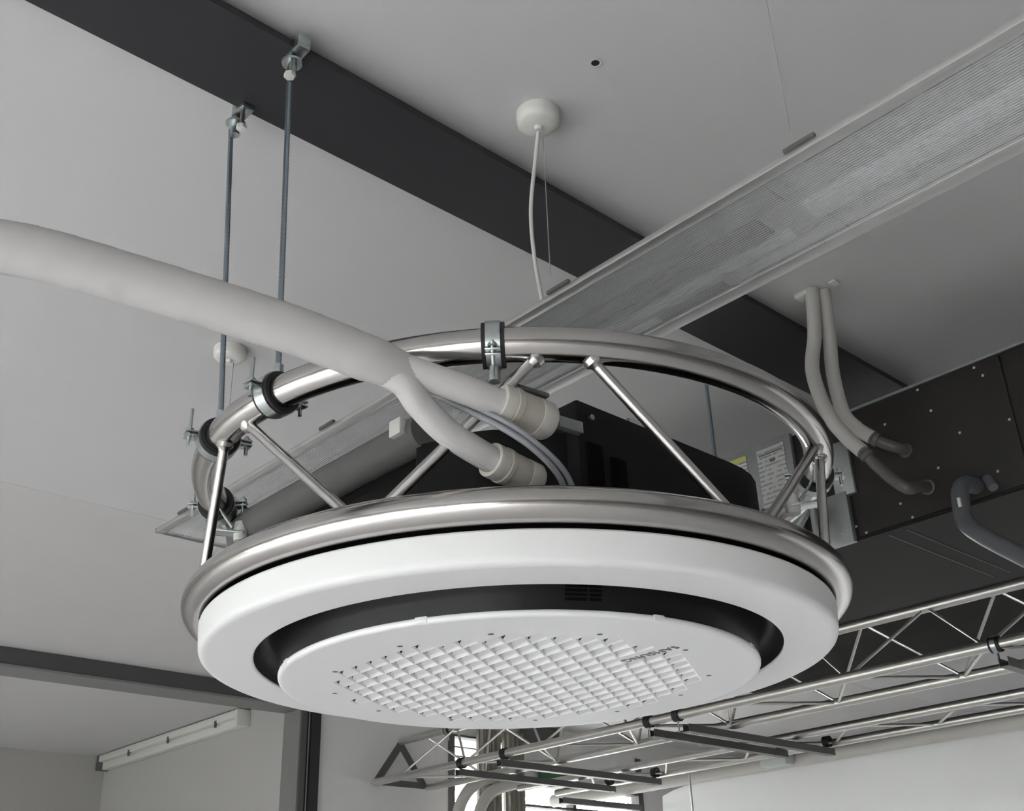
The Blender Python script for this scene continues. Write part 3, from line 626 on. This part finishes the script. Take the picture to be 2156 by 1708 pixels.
MB().cyl(W(.93, 2.25, .905), W(.915, 2.235, .875), .010, 14).build('stopper', 'drain', dp)

# ------------------------------------------------------------------ lighting trusses and rails far right
def truss(name, label, chords, faces, a0, a1, pitch, r, rb, plate=None, apex=2.03):
    e = thing(name, W((a0+a1)/2, chords[0][0], chords[0][1]), label, 'truss', 'aluminium trusses')
    for (b, z) in chords: MB().cyl(W(a0, b, z), W(a1, b, z), r, 18).build('chord', 'alu', e)
    for (i, j, ph) in faces:
        a = apex+ph*pitch/2; k = 0
        while a+pitch/2 < a1-.02: a += pitch/2; k += 1
        while a-pitch/2 > a0:
            p, q = (chords[j], chords[i]) if k % 2 == 0 else (chords[i], chords[j])
            P = W(a, *p); Q = W(a-pitch/2, *q); d = (Q-P).normalized()
            MB().cyl(P+d*r*.8, Q-d*r*.8, rb, 8).build('brace', 'alu', e); a -= pitch/2; k += 1
    if plate:
        ps = [W(a1+.002, b, z) for b, z in plate]; c = sum(ps, Vector())/3; ps = [c+(p-c)*1.10 for p in ps]; pi_ = [c+(p-c)*.62 for p in ps]
        vs = []
        for off in (0, .008): vs += [p+AX*off for p in ps]+[p+AX*off for p in pi_]
        fs = []
        for o in (0, 6): fs += [(o+k, o+(k+1) % 3, o+3+(k+1) % 3, o+3+k) for k in range(3)]
        for k in range(3): fs += [(k, (k+1) % 3, 6+(k+1) % 3, 6+k), (3+k, 3+(k+1) % 3, 9+(k+1) % 3, 9+k)]
        MB().add(vs, fs).build('end_plate', 'frame_grey', e, smooth=False)
    return e
ZT = .97
ch1 = [(ZT*4.01, ZT), (ZT*4.20, 1.212), (ZT*4.40, ZT)]
truss('lighting_truss', 'larger triangular aluminium truss passing below the dark unit at the right', ch1, [(0, 1, 0), (2, 1, 1), (0, 2, 0)], .2, 5.36, .565, .0205, .0065, plate=ch1)
ch2 = [(ZT*4.90, ZT), (ZT*5.22, ZT-.005)]
truss('lighting_truss', 'flat ladder truss running behind the larger aluminium truss', ch2, [(0, 1, 0)], .2, 5.1, .55, .0195, .0065)
rl = tag(MB().cyl(W(.3, 5.31, .965), W(5.38, 5.31, .965), .038, 20).build('curtain_rail', 'beige'), 'thick beige rail below the far end of the trusses', 'rail')
bars = [(3.32, 3.90, 4.90), (3.155, 3.94, 5.06), (4.60, 3.86, 5.03), (4.27, 3.85, 5.05)]
blab = ['dark channel bar nearest the round panel, left of the right pair', 'dark channel bar under the trusses, right one of the right pair', 'leftmost dark channel bar below the trusses', 'dark channel bar second from the left under the trusses']
for (aa, b0, b1), lab in zip(bars, blab):
    e = thing('channel_bar', W(aa, (b0+b1)/2, .9), lab, 'bar', 'dark channel bars slung under the trusses')
    MB().box(aa-.018, aa+.018, b0, b1, .906, .909).build('web', 'strutc', e, smooth=False)
    for s_ in (-.018, .0155): MB().box(aa+s_, aa+s_+.0025, b0, b1, .909, .938).build('flange', 'strutc', e, smooth=False)
    for bb in (ch1[0][0], min(b1-.03, ch2[1][0])):
        c = W(aa, bb, ZT)
        MB().lathe([(.0206, -.016), (.027, -.016), (.027, .016), (.0206, .016)], c, axis=AX, seg=24, closed=True).build('clamp_band', 'rubber', e)
        MB().cyl(W(aa, bb, ZT-.026), W(aa, bb, .90), .004, 8).build('bolt', 'zinc', e)
# spare clamps on the larger truss
for aa, ci, lab in ((1.713, 0, 'black clamp on the larger truss near the right picture edge'), (4.93, 1, 'black clamp on the top chord at the left end of the larger truss')):
    b, z = ch1[ci]
    e = thing('truss_clamp', W(aa, b, z-.03), lab, 'clamp', 'black clamps on the larger truss')
    MB().lathe([(.0206, -.018), (.028, -.018), (.028, .018), (.0206, .018)], W(aa, b, z), axis=AX, seg=24, closed=True).build('band', 'rubber', e)
    MB().lathe([(.0281, -.009), (.030, -.009), (.030, .009), (.0281, .009)], W(aa, b, z), axis=AX, seg=24, closed=True).build('metal_band', 'zinc', e)
    MB().cyl(W(aa, b, z-.06), W(aa, b, z-.028), .005, 8).build('bolt', 'zinc', e)
e = thing('channel_bar', W(1.69, 4.2, .89), 'dark channel bar at the right picture edge under the larger truss', 'bar', 'dark channel bars slung under the trusses')
MB().box(1.672, 1.708, 3.87, 5.05, .886, .889).build('web', 'strutc', e, smooth=False)
for s_ in (-.018, .0155): MB().box(1.69+s_, 1.69+s_+.0025, 3.87, 5.05, .889, .918).build('flange', 'strutc', e, smooth=False)
e = thing('channel_bar', W(4.78, 5.1, .85), 'lowest dark channel bar at the bottom picture edge below the trusses', 'bar', 'dark channel bars slung under the trusses')
MB().box(4.762, 4.798, 4.78, 5.45, .850, .853).build('web', 'strutc', e, smooth=False)
for s_ in (-.018, .0155): MB().box(4.78+s_, 4.78+s_+.0025, 4.78, 5.45, .853, .882).build('flange', 'strutc', e, smooth=False)
tag(MB().cyl(W(4.03, 5.02, .70), W(4.03, 5.02, .93), .006, 8).build('drop_rod', 'zinc'), 'short zinc rod dropping from the rails below the trusses', 'rod')
tag(MB().box(3.50, 3.66, 5.16, 5.24, .925, .985).build('junction_box', 'ebox', bevel=.004), 'pale grey junction box at the end of the beige rail', 'box')
# white screen cloth
def screen():
    mb = MB(); na = 60; a0, a1 = -.3, 4.64; rows = 6; vs = []
    for side in (0, .02):
        for i in range(na+1):
            a = a1+(a0-a1)*i/na; t = i/na
            ztop = .975-.03*max(0, 1-(i/4.0))**2*2+.010*math.sin(a*2.6+.6)+.006*math.sin(a*7)-.03*max(0, (2.9-a)/3.0)
            for k in range(rows+1):
                z = ztop-(ztop+.6)*(k/rows); bulge = .05*math.sin(PI*min(1, k/rows*1.6))+.006*math.sin(a*5+k)
                vs.append(W(a, 5.50+.10*(k/rows)-bulge+side, z))
    q = rows+1; N_ = (na+1)*q; fs = []
    for o in (0, N_): fs += [(o+i*q+k, o+i*q+k+1, o+(i+1)*q+k+1, o+(i+1)*q+k) for i in range(na) for k in range(rows)]
    fs += [(i*q, (i+1)*q, N_+(i+1)*q, N_+i*q) for i in range(na)]+[(k, k+1, N_+k+1, N_+k) for k in range(rows)]
    return mb.add(vs, fs)
tag(screen().build('projection_screen', 'cloth'), 'bright white cloth screen at the lower right below the trusses', 'screen')
# curtains at the far window
def curtain(b0, b1, a, label):
    mb = MB(); n_ = 60; vs = []
    for z in (-1.5, 1.36):
        for i in range(n_+1):
            b = b0+(b1-b0)*i/n_; vs.append(W(a+.022*math.sin(i*.85)+.008*math.sin(i*2.1), b, z))
    for z in (-1.5, 1.36):
        for i in range(n_+1):
            b = b0+(b1-b0)*i/n_; vs.append(W(a+.004+.022*math.sin(i*.85)+.008*math.sin(i*2.1), b, z))
    q = n_+1
    fs = [(i, i+1, q+i+1, q+i) for i in range(n_)]+[(2*q+i, 2*q+i+1, 3*q+i+1, 3*q+i) for i in range(n_)]
    tag(mb.add(vs, fs).build('curtain', 'curt', angle=80), label, 'curtain', 'beige curtains at the far window')
curtain(4.70, 4.875, 5.395, 'left beige curtain at the far window under the truss end')
curtain(4.915, 5.07, 5.395, 'right beige curtain at the far window under the truss end')
tag(MB().box(5.40, 5.44, 5.09, 5.42, 1.32, 1.43).build('blind_box', 'winframe', bevel=.004), 'dark roller blind box above the far window', 'blind')
tag(MB().box(5.40, 5.42, 5.22, 5.49, 1.10, 1.18).build('exit_sign', 'green', bevel=.003), 'small green sign hanging before the far window', 'sign')
for k, pts in enumerate(([W(5.2, 4.80, 1.07), W(5.2, 4.70, 1.05), W(5.2, 4.545, 1.01), W(5.2, 4.43, .93), W(5.2, 4.36, .80), W(5.2, 4.33, .55)],
                         [W(5.18, 4.86, 1.02), W(5.18, 4.76, 1.0), W(5.18, 4.62, .955), W(5.18, 4.53, .87), W(5.18, 4.49, .75), W(5.18, 4.47, .55)])):
    tag(MB().tube(spline(pts, 10), .034, 18).build('duct_hose', 'beige'), ('outer' if k == 0 else 'inner')+' of two pale hoses curving down before the far window', 'hose', 'pale hoses at the far window')
